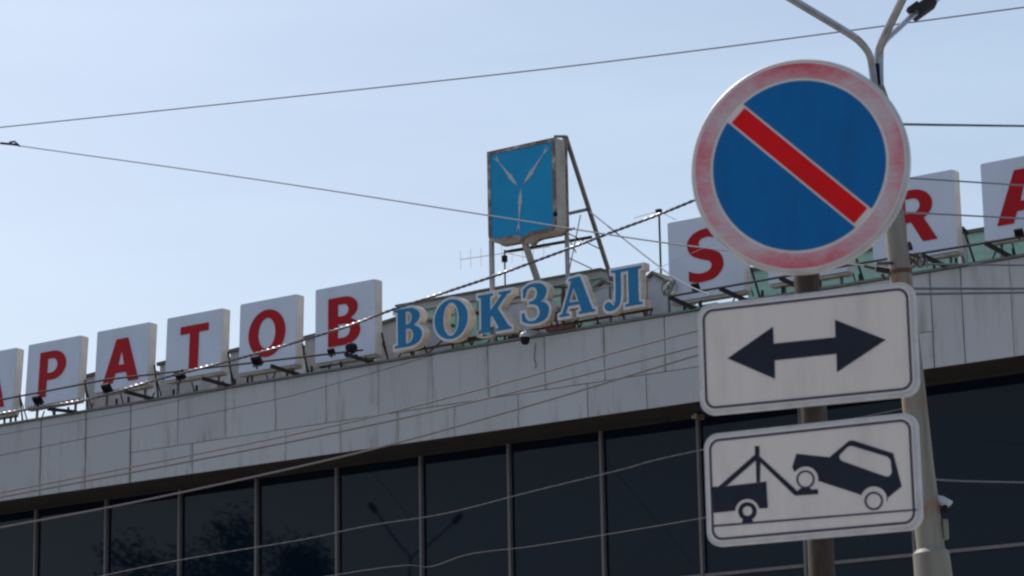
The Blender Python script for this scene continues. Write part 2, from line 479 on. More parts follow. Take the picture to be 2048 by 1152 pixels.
def offset(c, d, outward=True):
    a = sum(c[k][0] * c[(k + 1) % len(c)][1] - c[(k + 1) % len(c)][0] * c[k][1] for k in range(len(c)))
    if a < 0: c = c[::-1]
    # drop points that coincide
    q = [c[0]]
    for p in c[1:]:
        if math.dist(p, q[-1]) > 1e-4: q.append(p)
    if math.dist(q[0], q[-1]) < 1e-4: q.pop()
    c = q; out = []; k = d if outward else -d
    for i in range(len(c)):
        p0, p, p1 = Vector(c[i - 1]), Vector(c[i]), Vector(c[(i + 1) % len(c)])
        e0 = (p - p0).normalized(); e1 = (p1 - p).normalized()
        n0 = Vector((e0.y, -e0.x)); n1 = Vector((e1.y, -e1.x))
        m_ = n0 + n1
        if m_.length < .2: m_ = n0
        m_.normalize(); s_ = min(1 / max(m_.dot(n0), .35), 1.7)
        out.append(tuple(p + m_ * k * s_))
    return out
SANS = {
 'R_cyr': [[(0, 0), (0, 1), (.5, 1)] + arc(.5, .68, .5, .32, 90, -90)[1:] + [(.3, .36), (.3, 0)], [(.3, .84), (.46, .84)] + arc(.46, .68, .22, .16, 90, -90)[1:] + [(.3, .52)]],
 'A': [[(0, 0), (.34, 1), (.66, 1), (1, 0), (.72, 0), (.65, .22), (.35, .22), (.28, 0)], [(.415, .40), (.585, .40), (.5, .74)]],
 'T': [[(0, 1), (1, 1), (1, .83), (.66, .83), (.66, 0), (.34, 0), (.34, .83), (0, .83)]],
 'O': [ell(.5, .5, .5, .5), ell(.5, .5, .235, .325)],
 'V_cyr': [[(0, 0), (0, 1), (.5, 1)] + arc(.5, .76, .42, .24, 90, -62)[1:] + arc(.52, .275, .48, .275, 62, -90)[0:], [(.3, .85), (.47, .85)] + arc(.47, .725, .17, .125, 90, -90)[1:] + [(.3, .6)], [(.3, .44), (.48, .44)] + arc(.48, .295, .21, .145, 90, -90)[1:] + [(.3, .15)]],
 'S': [cat([(.93, .94), (.72, .99), (.5, 1), (.2, .94), (.02, .8), (.02, .66), (.12, .53), (.4, .43), (.62, .37), (.68, .28), (.6, .20), (.42, .165), (.22, .18), (.03, .24)]) + cat([(.03, .05), (.2, .01), (.42, 0), (.75, .04), (.97, .19), (1, .34), (.9, .50), (.62, .60), (.4, .66), (.32, .73), (.38, .81), (.55, .84), (.72, .82), (.86, .77)])],
 'R': [[(0, 0), (0, 1), (.5, 1)] + arc(.5, .7, .42, .3, 90, -60)[1:] + [(1, 0), (.67, 0), (.42, .39), (.3, .39), (.3, 0)], [(.3, .84), (.47, .84)] + arc(.47, .70, .17, .14, 90, -90)[1:] + [(.3, .56)]],
}
SERIF = {
 'V_cyr': [[(0, 0), (0, .05), (.12, .07), (.12, .93), (0, .95), (0, 1), (.5, 1)] + arc(.5, .765, .42, .235, 90, -62)[1:] + arc(.52, .275, .48, .275, 62, -90)[0:],
           [(.40, .92), (.47, .92)] + arc(.47, .745, .17, .175, 90, -90)[1:] + [(.40, .57)], [(.40, .47), (.48, .47)] + arc(.48, .275, .21, .195, 90, -90)[1:] + [(.40, .08)]],
 'O': [ell(.5, .5, .5, .5), ell(.5, .5, .245, .43)],
 'K': [[(0, 0), (0, .05), (.09, .07), (.09, .93), (0, .95), (0, 1), (.45, 1), (.45, .95), (.36, .93), (.36, .54), (.74, .93), (.64, .95), (.64, 1), (1, 1), (1, .95), (.90, .93), (.58, .60), (.93, .07), (1, .05), (1, 0), (.54, 0), (.54, .05), (.63, .07), (.42, .44), (.36, .38), (.36, .07), (.45, .05), (.45, 0)]],
 'Z_cyr': [[(.05, .68), (.05, .88)] + cat([(.10, .91), (.26, .98), (.5, 1.0), (.76, .96), (.92, .83), (.92, .71), (.84, .60), (.68, .53)])[1:] + cat([(.70, .525), (.9, .46), (1, .35), (1, .24), (.92, .1), (.72, .02), (.45, 0), (.2, .025), (.0, .1)])[0:] + [(0, .30), (.07, .30)] + cat([(.09, .24), (.18, .11), (.36, .06), (.54, .09), (.66, .2), (.66, .32), (.58, .43), (.42, .49)]) + [(.28, .50), (.28, .555)] + cat([(.42, .57), (.54, .63), (.59, .75), (.54, .87), (.4, .93), (.24, .89), (.16, .8), (.12, .68)])],
 'A': [[(0, 0), (0, .05), (.08, .07), (.36, .90), (.27, .93), (.30, .97), (.56, 1), (.60, .98), (.92, .07), (1, .05), (1, 0), (.54, 0), (.54, .05), (.63, .07), (.575, .26), (.24, .26), (.17, .07), (.27, .05), (.27, 0)], [(.27, .34), (.55, .34), (.41, .76)]],
 'L_cyr': [[(.2, 1), (1, 1), (1, .95), (.90, .93), (.90, .07), (1, .05), (1, 0), (.55, 0), (.55, .05), (.65, .07), (.65, .93), (.44, .93)] + cat([(.44, .86), (.44, .5), (.42, .2), (.35, .04), (.2, -.04), (.07, -.03), (.0, .06), (.03, .16), (.12, .19), (.19, .13), (.22, .07), (.27, .12), (.30, .35), (.31, .6), (.31, .86)]) + [(.31, .93), (.2, .95)]],
}
def place(g_, x0, x1, z0, z1): return [[(x0 + p[0] * (x1 - x0), z0 + p[1] * (z1 - z0)) for p in c] for c in g_]

# ------------------------------------------------------------------ ground
mb = MB(); mb.add([(-2500, -2500, 0), (2500, -2500, 0), (2500, 2500, 0), (-2500, 2500, 0)], [(0, 1, 2, 3)])
WO.single('ground', mb, M['asphalt'], kind='structure')
mb = MB(); mb.add([(-70, -60, .004), (70, -60, .004), (70, -1, .004), (-70, -1, .004)], [(0, 1, 2, 3)]); WO.single('bounce_paving', mb, M['paving'], kind='structure')  # unseen pale paving behind the camera, added to bounce warm fill light
mb = MB().box(-70, 70, 6.4, 33, 0, .13); WO.single('pavement', mb, M['paving'], kind='structure')
mb = MB().box(-70, 70, 6.22, 6.4, 0, .15); WO.single('kerb', mb, M['kerb'], kind='structure')
mb = MB(); q = [FA.w((-45, -16, .004)), FA.w((45, -16, .004)), FA.w((45, -1.2, .004)), FA.w((-45, -1.2, .004))]
mb.add(q, [(0, 1, 2, 3)]); WO.single('station_forecourt', mb, M['paving'], kind='structure')

# ------------------------------------------------------------------ station building
ZT, ZB = 13.873, 11.84          # fascia top and bottom edge above the ground
ZJ = 12.60                      # joint between the two rows of cladding
UL, UR = -27.0, 22.0
bld = FA.thing('station_building', 'long station hall with grey clad fascia above dark curtain wall glass', 'building', (0, 0, 0))
mb = MB().box(UL, UR, .12, 12.3, ZB + .06, ZT - .03)
part('roof_mass', mb, M['backing'], bld)
mb = MB().box(UL + .2, UR - .2, 1.46, 12, 0, ZB + .05); part('wall', mb, M['backing'], bld)
# cladding panels, one object each
def clad(u0, u1, z0, z1, name='cladding_panel'):
    w_ = u1 - u0 - (.055 if min(abs(u1 + 15.17), abs(u1 + 11.96)) < .05 else random.choice((.010, .014, .014, .028))); h_ = z1 - z0 - .014
    key = (round(w_, 3), round(h_, 3))
    if key not in CL:
        CL[key] = MB().box(-w_ / 2, w_ / 2, -.02, .02, -h_ / 2, h_ / 2, bev=.004).mesh(name, M['clad'])
    d = random.uniform(-.004, .004)
    return piece(name, CL[key], bld, ((u0 + u1) / 2, .02 + d, (z0 + z1) / 2), (random.uniform(-.0015, .0015), 0, random.uniform(-.0018, .0018)))
CL = {}
step = 1.605
j0 = -15.17
ups = [j0 + step * k for k in range(-7, 17)] + [11.25, 12.33, 13.93, 15.54, 17.14, 18.75, 20.3, 22.0]
ups = [UL] + [u for u in ups if u > UL + .4]
ups[ups.index(j0 + step * 16)] = 10.55
low = [-11.92, -9.84, -6.81, -5.1, -3.36, -1.7, .10, 2.01, 3.57, 5.2, 6.9, 8.6, 10.45]
for a, c in zip(ups[:-1], ups[1:]):
    full = a < -12 or a > 10.4
    clad(a, c, ZB if full else ZJ, ZT - .05)
low = [ups[[abs(u + 11.95) < .06 for u in ups].index(True)]] + low[1:-1] + [10.55]
for a, c in zip(low[:-1], low[1:]): clad(a, c, ZB, ZJ)
mb = MB().box(UL, UR, -.05, 1.0, ZT - .045, ZT + .005); part('coping', mb, M['coping'], bld)
mb = MB().box(UL, UR, .045, 1.5, ZB - .012, ZB + .05); part('soffit', mb, M['soffit'], bld)
GY = 1.36                                                  # glass plane behind the fascia
ZR = 8.29                                                  # first transom
mus = [-16.678 + 2.588 * k for k in range(-4, 15)]
mus = [q if q < 11 else q + .35 for q in mus]      # the bay at the right is a little wider
tops = 11.765
part('head_rail', MB().box(UL, UR, GY - .07, GY + .05, tops, tops + .06), M['soffit'], bld)
rails = [ZR, 4.6, .0]
rz = MB().box(UL, UR, -.05, .05, -.035, .035).mesh('transom', M['mullion'])
for z_ in (ZR, 4.6, 1.1, .05): piece('transom', rz, bld, (0, GY - .005, z_))
mm = MB().box(-.033, .033, -.075, .075, -tops / 2, tops / 2).mesh('mullion', M['mullion'])
for u in mus: piece('mullion', mm, bld, (u, GY - .012, tops / 2))
gp = {}
for a, c in zip(mus[:-1], mus[1:]):
    for z0, z1 in ((ZR + .035, tops), (4.635, ZR - .035), (1.135, 4.565), (.085, 1.065)):
        h_ = round(z1 - z0, 3)
        h_ = (h_, round(c - a, 2))
        if h_ not in gp: gp[h_] = MB().box(-(c - a) / 2 + .02, (c - a) / 2 - .02, -.006, .006, -h_[0] / 2, h_[0] / 2).mesh('glass_pane', M['glass'])
        piece('glass_pane', gp[h_], bld, ((a + c) / 2, GY + .02, (z0 + z1) / 2), (random.uniform(-.0022, .0022), 0, random.uniform(-.003, .003)))
# roof deck, set low so that the sky shows between the boards
# green roof parapet and stub brackets along the coping
part('green_sheet_wall', MB().box(-13.9, 21, 2.5, 2.6, ZT, 14.20), M['green'], bld)
part('green_cap', MB().box(-13.95, 21, 2.44, 2.66, 14.20, 14.24), M['boxcap'], bld)
GZ = fac(1945, 466, -3.2).z
part('green_roof_wall', MB().box(4.3, 21, 3.2, 3.3, ZT, GZ), M['green'], bld)
part('green_roof_cap', MB().box(4.25, 21, 3.12, 3.4, GZ, GZ + .07), M['boxcap'], bld)
u = -11.6
while u < 14:
    w_ = random.uniform(.35, 1.25); h_ = random.uniform(.07, .15)
    part('flashing', MB().box(u, u + w_, .32, .35, ZT + .006, ZT + h_), M[random.choice(('green', 'green', 'boxgrey', 'white'))], bld)
    u += w_ + random.choice((.02, .02, .35))
sb = MB().box(-.022, .022, -.022, .022, 0, .22).mesh('stub_bracket', M['darksteel'])
sb2 = MB().beam((-.0, 0, 0), (.12, 0, .22), .025).mesh('stub_bracket', M['darksteel'])
u = -17.6; k = 0
while u < 14:
    if not (-3.9 < u < 3.9) or k % 3 == 0:
        piece('stub_bracket', sb if k % 3 else sb2, bld, (u, .25, ZT + .005))
    u += random.choice((.42, .5, .78, .95)); k += 1

# ------------------------------------------------------------------ tall roof shed behind the blue letters
pL, pR = fac(803, 612, -3.0), fac(1200, 540, -3.0)
z1 = (pL.z + pR.z) / 2
shed = FA.thing('roof_shed', 'green clad roof shed with grey cap behind the blue letters', 'roof shed', ((pL.x + pR.x) / 2, 4.0, ZT))
part('wall', MB().box(pL.x, pR.x, 3.05, 5.2, ZT, z1 - .2), M['green'], shed)
part('cap', MB().box(pL.x - .1, pR.x + .05, 2.95, 5.3, z1 - .2, z1 - .02), M['shedcap'], shed)
part('cap_edge', MB().box(pL.x - .13, pR.x + .08, 2.9, 5.35, z1 - .02, z1 + .03), M['boxcap'], shed)
for i in range(9):
    x = pL.x + .3 + i * (pR.x - pL.x - .6) / 8
    part('seam', MB().box(x - .015, x + .015, 3.0, 3.05, ZT + .1, z1 - .24), M['green'], shed)
for i, x in enumerate((-3.1, -1.35, .2, 1.2, 2.1)):
    part('bracket', MB().box(x, x + .28, 2.7, 3.04, z1 - .62 - .05 * (i % 2), z1 - .52), M['darksteel'], shed)

# ------------------------------------------------------------------ roof boxes (light shafts) along the roof edge
def hood(u0, u1, ztop, y0, label, gable=.13, arched=False, name='roof_light_box'):
    t_ = FA.thing(name, label, 'roof box', ((u0 + u1) / 2, y0 + .6, ZT), 'grey roof boxes along the roof edge')
    um = (u0 + u1) / 2
    if arched: prof = [(u0, ZT), (u1, ZT), (u1, ztop - gable)] + arc(um, ztop - gable, (u1 - u0) / 2, gable, 0, 180, 12)[1:]
    else: prof = [(u0, ZT), (u1, ZT), (u1, ztop - gable), (um, ztop), (u0, ztop - gable)]
    part('body', MB().poly([prof], y0, y0 + 1.3), M['boxgrey'], t_)
    if arched: cp = arc(um, ztop - gable + .004, (u1 - u0) / 2 + .05, gable + .05, 0, 180, 12) + arc(um, ztop - gable + .004, (u1 - u0) / 2 - .01, gable, 180, 0, 12)
    else: cp = [(u0 - .06, ztop - gable - .03), (um, ztop + .005), (u1 + .06, ztop - gable - .03), (u1 + .06, ztop - gable + .05), (um, ztop + .085), (u0 - .06, ztop - gable + .05)]
    part('cap', MB().poly([cp], y0 - .07, y0 + 1.36), M['boxcap'], t_)
    part('vent', MB().box(um - .28, um + .1, y0 - .03, y0 + .02, ZT + .28, ZT + .34), M['darksteel'], t_)
    return t_
def hx(px, py, w_): p = fac(px, py, -w_); return p.x, p.z
names = ['behind the board with the red letter like P', 'between the left red A board and the T board',
         'between the T board and the O board', 'between the O board and the tall board right of it']
for (px, py), s_ in zip([(172, 752), (320, 727), (461, 702), (610, 675)], names):
    x, z_ = hx(px, py, 1.6)
    hood(x, x + 1.75, z_, 1.6, 'small grey gabled roof box ' + s_, gable=.03)
x, z_ = hx(762, 646, 1.3)
hood(x, x + 1.15, z_, 1.3, 'grey roof box with dark flat cap just left of the first blue letter', gable=.04)
x0, z_ = hx(1013, 612, 1.0); x1, _ = hx(1056, 600, 1.0); _, z2_ = hx(1035, 596, 1.0)
hood(x0, x1, z2_, 1.0, 'round topped grey roof box between the third and fourth blue letters', gable=.22, arched=True)
x0, _ = hx(1184, 575, 1.2); x1, _ = hx(1234, 570, 1.2); _, z2_ = hx(1212, 566, 1.2)
hood(x0, x1, z2_, 1.2, 'grey gabled roof box showing between the fifth and last blue letters', gable=.17)
x0, _ = hx(1286, 560, 1.6); x1, _ = hx(1328, 560, 1.6); _, z2_ = hx(1305, 550, 1.6)
hood(x0, x1, z2_, 1.6, 'grey gabled roof box right of the last blue letter, below the thin mast', gable=.2)
x0, z0_ = hx(905, 700, .9)

# ------------------------------------------------------------------ white boards with red letters
def board(key, u0, u1, glyph, fr, lean, label, part_label=None, outline=None, zb=14.08, zt=15.80):
    t_ = FA.thing('letter_board', label, 'letter board', ((u0 + u1) / 2, .35, zb), 'white boards with red letters along the roof edge')
    part('panel', MB().box(u0, u1, .22, .225 + .26, zb, zt, bev=.035), M['boxside'], t_)
    part('face', MB().poly([rrect(u0 + .008, u1 - .008, zb + .008, zt - .008, .04)], .205, .2185), M['boxwhite'], t_)
    W_, H_ = u1 - u0, zt - zb
    gl = place(SANS[glyph], u0 + fr[0] * W_, u0 + fr[1] * W_, zb + fr[2] * H_, zb + fr[3] * H_)
    part('letter', MB().poly(gl, .187, .2045), M['red'], t_)
    # bottom tray, rear legs and stays
    part('tray', MB().box(u0 + .02, u1 - .03, .24, .47, zb - .055, zb - .003), M['shieldside'], t_)
    for s_ in (.14, .86):
        x = u0 + s_ * W_
        part('leg', MB().beam((x, .42, ZT), (x, .42, zb - .056), .05), M['steel'], t_)
        part('stay', MB().tube([(x, 1.15, ZT + .02), (x, .50, zb + .9)], .018, 6), M['darksteel'], t_)
    part('side_strut', MB().beam((u1 + .33, .30, ZT + .01), (u1 + .07, .36, zb + .52), .035), M['darksteel'], t_)
    t_.rotation_euler = (math.radians(-lean), 0, FA.ang)
    return t_
for a_ in (('A', -18.39, -16.49, 'A', (.17, .83, .12, .82), 4, 'white board cut off by the left picture edge, showing part of a red A', 14.17),
           ('P', -16.04, -14.08, 'R_cyr', (.25, .745, .12, .83), 3.6, 'first whole white board from the left, red Cyrillic letter shaped like P', 14.25),
           ('A', -13.49, -11.61, 'A', (.16, .83, .11, .81), 3, 'white board with red A left of the board with the red T', 14.32),
           ('T', -11.01, -9.10, 'T', (.26, .755, .10, .81), 2.6, 'white board with a red T', 14.33),
           ('O', -8.53, -6.67, 'O', (.17, .81, .175, .85), 2, 'white board with a round red O', 14.19),
           ('B', -6.06, -4.19, 'V_cyr', (.225, .755, .19, .835), .8, 'tall white board with red letter like B, next to the blue letters', 14.12),
           ('S', 4.11, 6.04, 'S', (.26, .73, .19, .84), 0, 'white board with red S, left of the round traffic sign', 14.15),
           ('A', 6.62, 8.55, 'A', (.16, .83, .19, .83), 0, 'white letter board hidden behind the round sign, only its lower edge showing', 14.18),
           ('R', 9.16, 11.115, 'R', (.26, .775, .19, .835), 0, 'white board with red R, right of the round traffic sign', 14.22),
           ('A', 11.72, 13.65, 'A', (.16, .83, .17, .835), 0, 'white board with red A cut off by the right edge of the picture', 14.31)):
    board(*a_[:7], zb=a_[7], zt=15.95)

# ------------------------------------------------------------------ blue channel letters
def chan(glyph, x0, x1, z0, z1, label):
    t_ = FA.thing('channel_letter', label, 'sign letter', ((x0 + x1) / 2, -.1, z0 + 1.6), 'blue serif letters on the roof edge')
    gl = place(SERIF[glyph], x0, x1, z0 + 1.6, z1 + 1.6)
    y = -.25; rim = .068
    out = offset(gl[0], rim); holes = [offset(h, rim * .72, False) for h in gl[1:]]
    part('casing', MB().poly([out] + holes, y + .012, y + .215), M['cream'], t_)
    out2 = offset(gl[0], rim * .93); holes2 = [offset(h, rim * .66, False) for h in gl[1:]]
    part('rim', MB().poly([out2] + holes2, y, y + .0115), M['paleletter'], t_)
    part('face', MB().poly(gl, y - .018, y - .0005), M['blueletter'], t_)
    xm = (x0 + x1) / 2
    for s_ in (.25, .8):
        x = x0 + (x1 - x0) * s_
        part('foot', MB().beam((x, .0, z0 + 1.66), (x + .03, .12, ZT + .0), .035), M['rust'], t_)
    return t_
chan('V_cyr', -3.22, -2.42, 12.45, 13.355, 'first blue serif letter, like B, beside the tall white board')
chan('O', -2.04, -1.09, 12.455, 13.378, 'blue serif O with pale rim, second of the six')
chan('K', -.775, .145, 12.46, 13.345, 'blue serif K with pale rim')
chan('Z_cyr', .455, 1.19, 12.49, 13.40, 'blue serif letter shaped like a 3 above the dome camera')
chan('A', 1.487, 2.45, 12.53, 13.378, 'blue serif A with pale rim beside the rusty post')
chan('L_cyr', 2.71, 3.705, 12.515, 13.37, 'last blue serif letter, an arch with hooked left leg, left of the red S')
# frame that carries the letters
fr = FA.thing('sign_support', 'rusty steel frame carrying the blue letters above the coping', 'sign frame', (0, .1, ZT))
part('lower_rail', MB().beam((-3.25, .08, ZT + .14), (3.75, .08, ZT + .17), .05), M['rust'], fr)
part('upper_rail', MB().beam((-3.25, .1, ZT + .83), (3.65, .1, ZT + .86), .045), M['greysteel'], fr)
for x in (-2.95, -1.5, -.3, 1.32, 2.62, 3.58): part('upright', MB().beam((x, .10, ZT), (x, .10, ZT + .9), .045), M['rust' if x in (1.32, -.3) else 'steel'], fr)
for x in (-2.6, -.9, 1.3): part('brace', MB().beam((x, .12, ZT), (x + .5, .5, ZT + .55), .035), M['rust'], fr)
part('hanging_plate', MB().box(-1.72, -1.2, .55, .62, ZT + .3, ZT + .36), M['darksteel'], fr)
for x in (-1.8, .98): part('ballast_box', MB().box(x - .14, x + .14, .3, .5, ZT + .36, ZT + .44, bev=.01), M['black'], fr)

# ------------------------------------------------------------------ shield with three fish
shx = lambda px, py, w_=.1: fac(px, py, w_)
a = shx(974.5, 306); c = shx(1109.7, 272.8)
x0, x1, zt = a.x, c.x, (a.z + c.z) / 2
W_ = x1 - x0
zs = shx(1109.7, 450).z                      # where the straight side ends
zb = shx(1052, 473).z; ztip = shx(1038, 486).z
xm = (x0 + x1) / 2
def shield_outline(x0, x1, zt, zs, zb, ztip, r=.20):
    xm = (x0 + x1) / 2
    rt = arc(x1 - r, zb + r, r, r, 0, -90, 6)
    lf = arc(x0 + r, zb + r, r, r, 270, 180, 6)
    return [(x0, zt), (x1, zt)] + rt + [(xm + .26, zb), (xm + .12, zb - .03), (xm, ztip), (xm - .12, zb - .03), (xm - .26, zb)] + lf
so_ = shield_outline(x0, x1, zt, zs, zb, ztip)
si_ = offset(so_, .085, False)
sh = FA.thing('shield_sign', 'blue shield with three silver fish on a steel stand above the roof', 'emblem sign', (xm, 0, ZT))
part('casing', MB().poly([so_], -.085, .29), M['shieldside'], sh)
part('frame', MB().poly([so_, si_], -.115, -.0855), M['shieldframe'], sh)
part('face', MB().poly([offset(so_, .09, False)], -.102, -.0860), M['shieldblue'], sh)
bk = [(p[0], p[1]) for p in offset(so_, .02)]
part('rear_frame', MB().poly([bk, offset(so_, .05, False)], .291, .36), M['shieldframe'], sh)
# fish: slender body, snout, fins and forked tail; drawn once, turned three ways
fishp = cat([(0, -.05), (.018, .04), (.046, .14), (.055, .24), (.046, .38), (.028, .56), (.013, .74), (.011, .82)], 3)
fish_r = fishp + [(.05, .95), (.062, 1.06), (.0, .92)]
fish = [(x, z_) for x, z_ in fish_r] + [(-x, z_) for x, z_ in fish_r[::-1][1:-1]]
def put_fish(px0, py0, px1, py1, fat=.85):
    p0, p1 = shx(px0, py0), shx(px1, py1)
    d = Vector((p1.x - p0.x, p1.z - p0.z)); le = d.length; d.normalize(); nrm = Vector((d.y, -d.x))
    pts = [tuple(Vector((p0.x, p0.z)) + d * (q[1] * le) + nrm * (q[0] * le * fat)) for q in fish]
    f_ = part('fish', MB().poly([pts], -.112, -.1025), M['fish'], sh)
    for s_ in (-1, 1):
        fin = [(.05 * s_, .24), (.10 * s_, .34), (.045 * s_, .31)]
        pts = [tuple(Vector((p0.x, p0.z)) + d * (q[1] * le) + nrm * (q[0] * le * fat)) for q in fin]
        part('fin', MB().poly([pts], -.109, -.1025), M['fish'], f_)
put_fish(1034, 370, 991, 315)
put_fish(1049, 366, 1095, 296)
put_fish(1042, 380, 1037, 460, .85)
# stand
def fp(px, py, w_): return fac(px, py, w_)
def leg(nm, pxs, pys, ws, r, m_='steel', sq=True):
    pts = [fp(px, py, w_) for px, py, w_ in zip(pxs, pys, ws)]
    return part(nm, MB().beam(pts[0], pts[-1], r * 1.8) if sq else MB().tube(pts, r, 8), M[m_], sh)
def post_down(nm, px, py, w_, z_to, r, m_='greysteel'):
    p = fp(px, py, w_); return part(nm, MB().beam((p.x, p.y, z_to), p, r * 1.8), M[m_], sh)
post_down('post', 983, 480, 0.0, ZT, .05)
post_down('post', 1129, 274, -.42, ZT, .042)
leg('rear_leg', (1131, 1236), (272, 600), (-.42, -2.3), .042)
leg('front_leg', (1049, 1082), (484, 580), (-.15, -.9), .065, 'greysteel')
leg('crossbar', (1129, 1174), (429, 419), (-.42, -1.25), .042, 'steel')
leg('short_bar', (1112, 1148), (466, 457), (-.2, -1.0), .03, 'rust')
leg('top_bar', (1109, 1131), (273, 273), (-.1, -.42), .03)
leg('long_bar', (1010, 1184), (504, 474), (-.9, -2.2), .034, 'darksteel')
leg('diagonal', (1129, 1152), (460, 505), (-.42, -1.0), .012, 'steel')
for a_, b_, w0, w1 in (((1161, 430), (1137, 548), -1.1, -.5), ((1135, 466), (1198, 497), -.45, -1.7), ((1131, 513), (1183, 537), -.42, -2.2), ((1012, 505), (1056, 515), -.9, -.6)):
    part('stay_rod', MB().tube([fp(*a_, w0), fp(*b_, w1)], .013, 6), M['steel'], sh)
part('junction_box', MB().box(1.28, 1.36, -.13, -.06, 16.50, 16.60, bev=.01), M['black'], sh)

# rusty upright in front of the letters
p0 = fac(1129, 562, .02); p1 = fac(1118, 628, .3)
rp_ = FA.thing('rusty_post', 'dark rusty post with short crossbar left of the blue A', 'post', (p0.x, 0, ZT))
part('upright', MB().beam((p0.x, -.1, ZT), (p0.x + .02, -.1, ZT + .98), .06), M['rust'], rp_)
part('crossbar', MB().beam((p0.x - .22, -.1, ZT + 1.0), (p0.x + .22, -.14, ZT + .93), .035), M['darksteel'], rp_)
part('fork', MB().beam((p0.x - .14, -.14, ZT + .02), (p0.x - .16, -.14, ZT + .42), .04), M['rust'], rp_)
part('base', MB().box(p0.x - .45, p0.x + .3, -.16, -.04, ZT + .01, ZT + .09), M['rust'], rp_)

# ------------------------------------------------------------------ aerials
def wfp(px, py, w_): return fac(px, py, w_)
an = FA.thing('yagi_aerial', 'thin comb shaped television aerial left of the shield stand', 'aerial', (fac(1010, 569, -3).x, 3, 15))
m0 = fac(1009, 500, -3); part('mast', MB().tube([(m0.x, m0.y, 15.2), m0], .022, 6), M['steel'], an)
b0, b1 = fac(921, 519, -3), fac(1100, 493, -3)
part('boom', MB().tube([b0, b1], .010, 6), M['steel'], an)
for i in range(9):
    p = b0.lerp(b1, (i + .05) / 8.6)
    h_ = .26 + .0 * i
    part('element', MB().tube([(p.x, p.y - .02, p.z - h_), (p.x, p.y - .02, p.z + h_ * .85)], .0045, 4), M['bluewire'], an)
part('clamp', MB().box(m0.x - .05, m0.x + .05, m0.y - .05, m0.y + .05, m0.z - .30, m0.z - .14), M['black'], an)
m0 = fac(1318, 422, -3)
an = FA.thing('thin_mast', 'thin upright mast with a small tee head above the roof left of the red S', 'aerial', (m0.x, m0.y, ZT))
part('mast', MB().tube([(m0.x, m0.y, 14.6), m0], .024, 6), M['darksteel'], an)
part('head', MB().box(m0.x - .07, m0.x + .06, m0.y - .05, m0.y + .05, m0.z - .03, m0.z + .04), M['darksteel'], an)
part('arm', MB().tube([fac(1268, 436, -3), m0, fac(1352, 440, -3)], .007, 4), M['bluewire'], an)

# ------------------------------------------------------------------ chimney, dish, small roof items
p = fac(1924, 458, -2)
ch = FA.thing('roof_flue', 'small white flue with dark cap just right of the red R board', 'flue', (p.x, p.y, ZT))
part('pipe', MB().lathe([(.09, 0), (.09, p.z - ZT - .12)], (p.x, p.y, ZT), n_=12), M['white'], ch)
part('cap', MB().lathe([(.13, -.12), (.10, -.02), (.03, .05)], (p.x, p.y, p.z), n_=12), M['black'], ch)
p = fac(612, 712, .0)
ds = FA.thing('vent_drum', 'brown round vent drum between the O board and the tall board', 'vent', (p.x, p.y + .35, ZT))
part('drum', MB().lathe([(.24, 0), (.24, .22)], (p.x - .02, p.y + .40, ZT + .40), 'Y', 20), M['shieldside'], ds)
part('base', MB().box(p.x - .2, p.x + .25, p.y + .4, p.y + .6, ZT, ZT + .18), M['steel'], ds)
p = fac(1338, 572, -.1)
ds = FA.thing('cable_coil', 'tangled grey cable reel at the lower left corner of the red S board', 'cable reel', (p.x, .0, ZT))
for i in range(4):
    q = [(p.x + .01 * i + (.13 + .012 * i) * math.cos(t_ / 12 * PI), .02 + .03 * i, p.z - .05 + (.17 - .01 * i) * math.sin(t_ / 12 * PI + i)) for t_ in range(25)]
    part('loop', MB().tube(q, .014, 6), M['greysteel' if i % 2 else 'coping'], ds)
part('holder', MB().beam((p.x, .08, ZT), (p.x, .08, p.z), .04), M['coping'], ds)

# ------------------------------------------------------------------ floodlight rail with outrigger arms
ZRAIL = ZT + .42
def rail_thing(pts, label):
    t_ = FA.thing('floodlight_rail', label, 'rail', (pts[0].x, -.85, ZT), 'steel rails that carry the floodlights')
    part('pipe', MB().tube(pts, .026, 8), M['darksteel'], t_)
    return t_
rl = rail_thing([Vector((-20, -.85, 14.25)), Vector((-12, -.85, 14.35)), fac(725, 700, .85)], 'thin dark rail in front of the Cyrillic letter boards')
rr_ = rail_thing([fac(1338, 593, .85), fac(1700, 530, .85), fac(2200, 448, .85)], 'thin dark rail in front of the Latin letter boards')
def arm(px, py, root):
    p = fac(px, py, .85); q = (p.x + .06, .1, ZT + .02)
    part('outrigger', MB().beam(p, q, .055, .085), M['darksteel'], root)
for px, py in ((96, 818), (250, 783), (405, 757), (542, 732), (690, 708)): arm(px, py, rl)
for px, py in ((1338, 594), (1440, 577), (1845, 511), (1971, 486)): arm(px, py, rr_)
arm(1560, 556, rr_)
